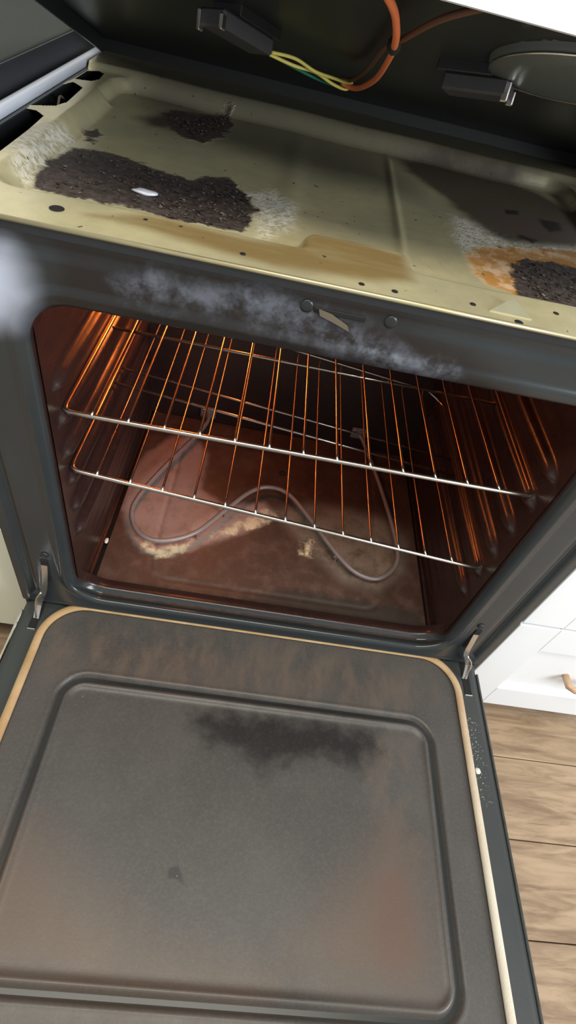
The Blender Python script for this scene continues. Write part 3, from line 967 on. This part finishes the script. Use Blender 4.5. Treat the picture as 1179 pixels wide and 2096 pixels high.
def flakes():
    rnd = random.Random(11); V, Fc = [], []
    areas = [([(300, 400), (430, 380), (510, 400), (520, 460), (480, 470), (340, 445)], 190), ([(80, 380), (170, 310), (300, 340), (400, 380), (300, 420), (120, 395)], 90),
             ([(1050, 550), (1100, 540), (1179, 560), (1240, 640), (1100, 610)], 150), ([(350, 240), (470, 245), (440, 285), (390, 280)], 60)]
    for pl, cnt in areas:
        q = poly_z(pl, zt); lo, hi = q.min(0), q.max(0)
        k = 0
        while k < cnt:
            p = np.array([rnd.uniform(lo[0], hi[0]), rnd.uniform(lo[1], hi[1])])
            if sdf_poly(p[None], q)[0] > 0: continue
            k += 1
            z0 = float(tray_h(p[:1], p[1:])[0])
            r = rnd.uniform(0.0007, 0.0030); n = 7; a0 = rnd.uniform(0, 6.3); tl = rnd.uniform(-0.3, 0.3); b0 = len(V)
            for i in range(n):
                a = a0 + 2 * math.pi * i / n; rr = r * rnd.uniform(0.6, 1.2)
                dx, dy = rr * math.cos(a), rr * math.sin(a) * rnd.uniform(0.75, 1)
                V.append((p[0] + dx, p[1] + dy, z0 + 0.0008 + tl * dx + rnd.uniform(0, 0.0006)))
            V.append((p[0], p[1], z0 - 0.001))
            Fc.append(tuple(range(b0, b0 + n)))
            for i in range(n): Fc.append((b0 + (i + 1) % n, b0 + i, b0 + n))
    t = NT('burnt_flake')
    m = t.done(t.mix(t.ramp(t.noise(180, 3), 0.5, 0.72), (0.03, 0.021, 0.018), (0.26, 0.21, 0.18)), 0.7)
    o = link('burnt_flakes', V, Fc, m, None, False)
    o['kind'] = 'stuff'
    return tag(o, 'dark burnt flakes and crust scattered over the burner tray', 'crumbs')


flakes()


# ------------------------------------------------------------------ kitchen either side
def shaker(name, x0, x1, z0, z1, y, mat, parent, rail=0.07):
    """drawer front: frame of stiles and rails round a recessed panel"""
    o = boxes(name, [((x0, y, z0), (x0 + rail, y + 0.02, z1)), ((x1 - rail, y, z0), (x1, y + 0.02, z1)),
                     ((x0 + rail, y, z0), (x1 - rail, y + 0.02, z0 + rail)), ((x0 + rail, y, z1 - rail), (x1 - rail, y + 0.02, z1)),
                     ((x0 + rail, y + 0.010, z0 + rail), (x1 - rail, y + 0.018, z1 - rail))], mat, None, 0.0012, 1)
    return child(o, parent)


def pull(x, y, z, parent):
    pts = [(x - 0.055, y, z), (x - 0.055, y - 0.022, z), (x - 0.045, y - 0.028, z), (x + 0.045, y - 0.028, z), (x + 0.055, y - 0.022, z), (x + 0.055, y, z)]
    V, Fc = sweep_data(pts, circ(0.0065, 8)); return sub(link('pull_handle', V, Fc, MAT['brass']), parent)


def cabinet(x0, x1, y, mat, label, cuts):
    root = empty('base_cabinet', ((x0 + x1) / 2, y + 0.3, ZF))
    child(boxes('carcass', [((x0, y + 0.021, ZF + 0.095), (x1, 0.715, 0.597))], mat, None, 0.001, 1), root)
    child(boxes('toe_kick', [((x0 + 0.01, y + 0.075, ZF), (x1 - 0.01, y + 0.10, ZF + 0.095))], MAT['counter_edge']), root)
    for a, b in cuts:
        d = shaker('drawer_front', x0 + 0.003, x1 - 0.003, a, b, y, mat, root)
        pull((x0 + x1) / 2 + 0.04, y + 0.010, (a + b) / 2 - 0.01, d)
    return tag(root, label, 'cabinet')


cabinet(0.398, 0.78, 0.020, MAT['white_paint'], 'white base cabinet with panelled drawers to the right of the range', [(-0.172, 0.118), (0.124, 0.36), (0.366, 0.595)])
cabinet(-0.85, -0.398, 0.046, MAT['cream_paint'], 'cream base cabinet with panelled drawers to the left of the range', [(-0.172, 0.118), (0.124, 0.36), (0.366, 0.595)])


def counter(x0, x1, yf, label):
    root = empty('countertop', ((x0 + x1) / 2, 0.35, 0.60))
    child(boxes('slab', [((x0, yf, 0.602), (x1, 0.715, 0.633))], MAT['counter'], None, 0.003, 2), root)
    a, b = (x0 - 0.002, x0 - 0.0002) if x0 > 0 else (x1 + 0.0002, x1 + 0.002)
    child(boxes('edge_band', [((a, yf, 0.602), (b, 0.70, 0.631))], MAT['counter_edge'], None, 0.0004, 1), root)
    return tag(root, label, 'countertop')


counter(-0.85, -0.402, 0.01, 'grey countertop with a dark side edge left of the range')
counter(0.402, 0.78, -0.005, 'grey countertop on the white cabinet right of the range')
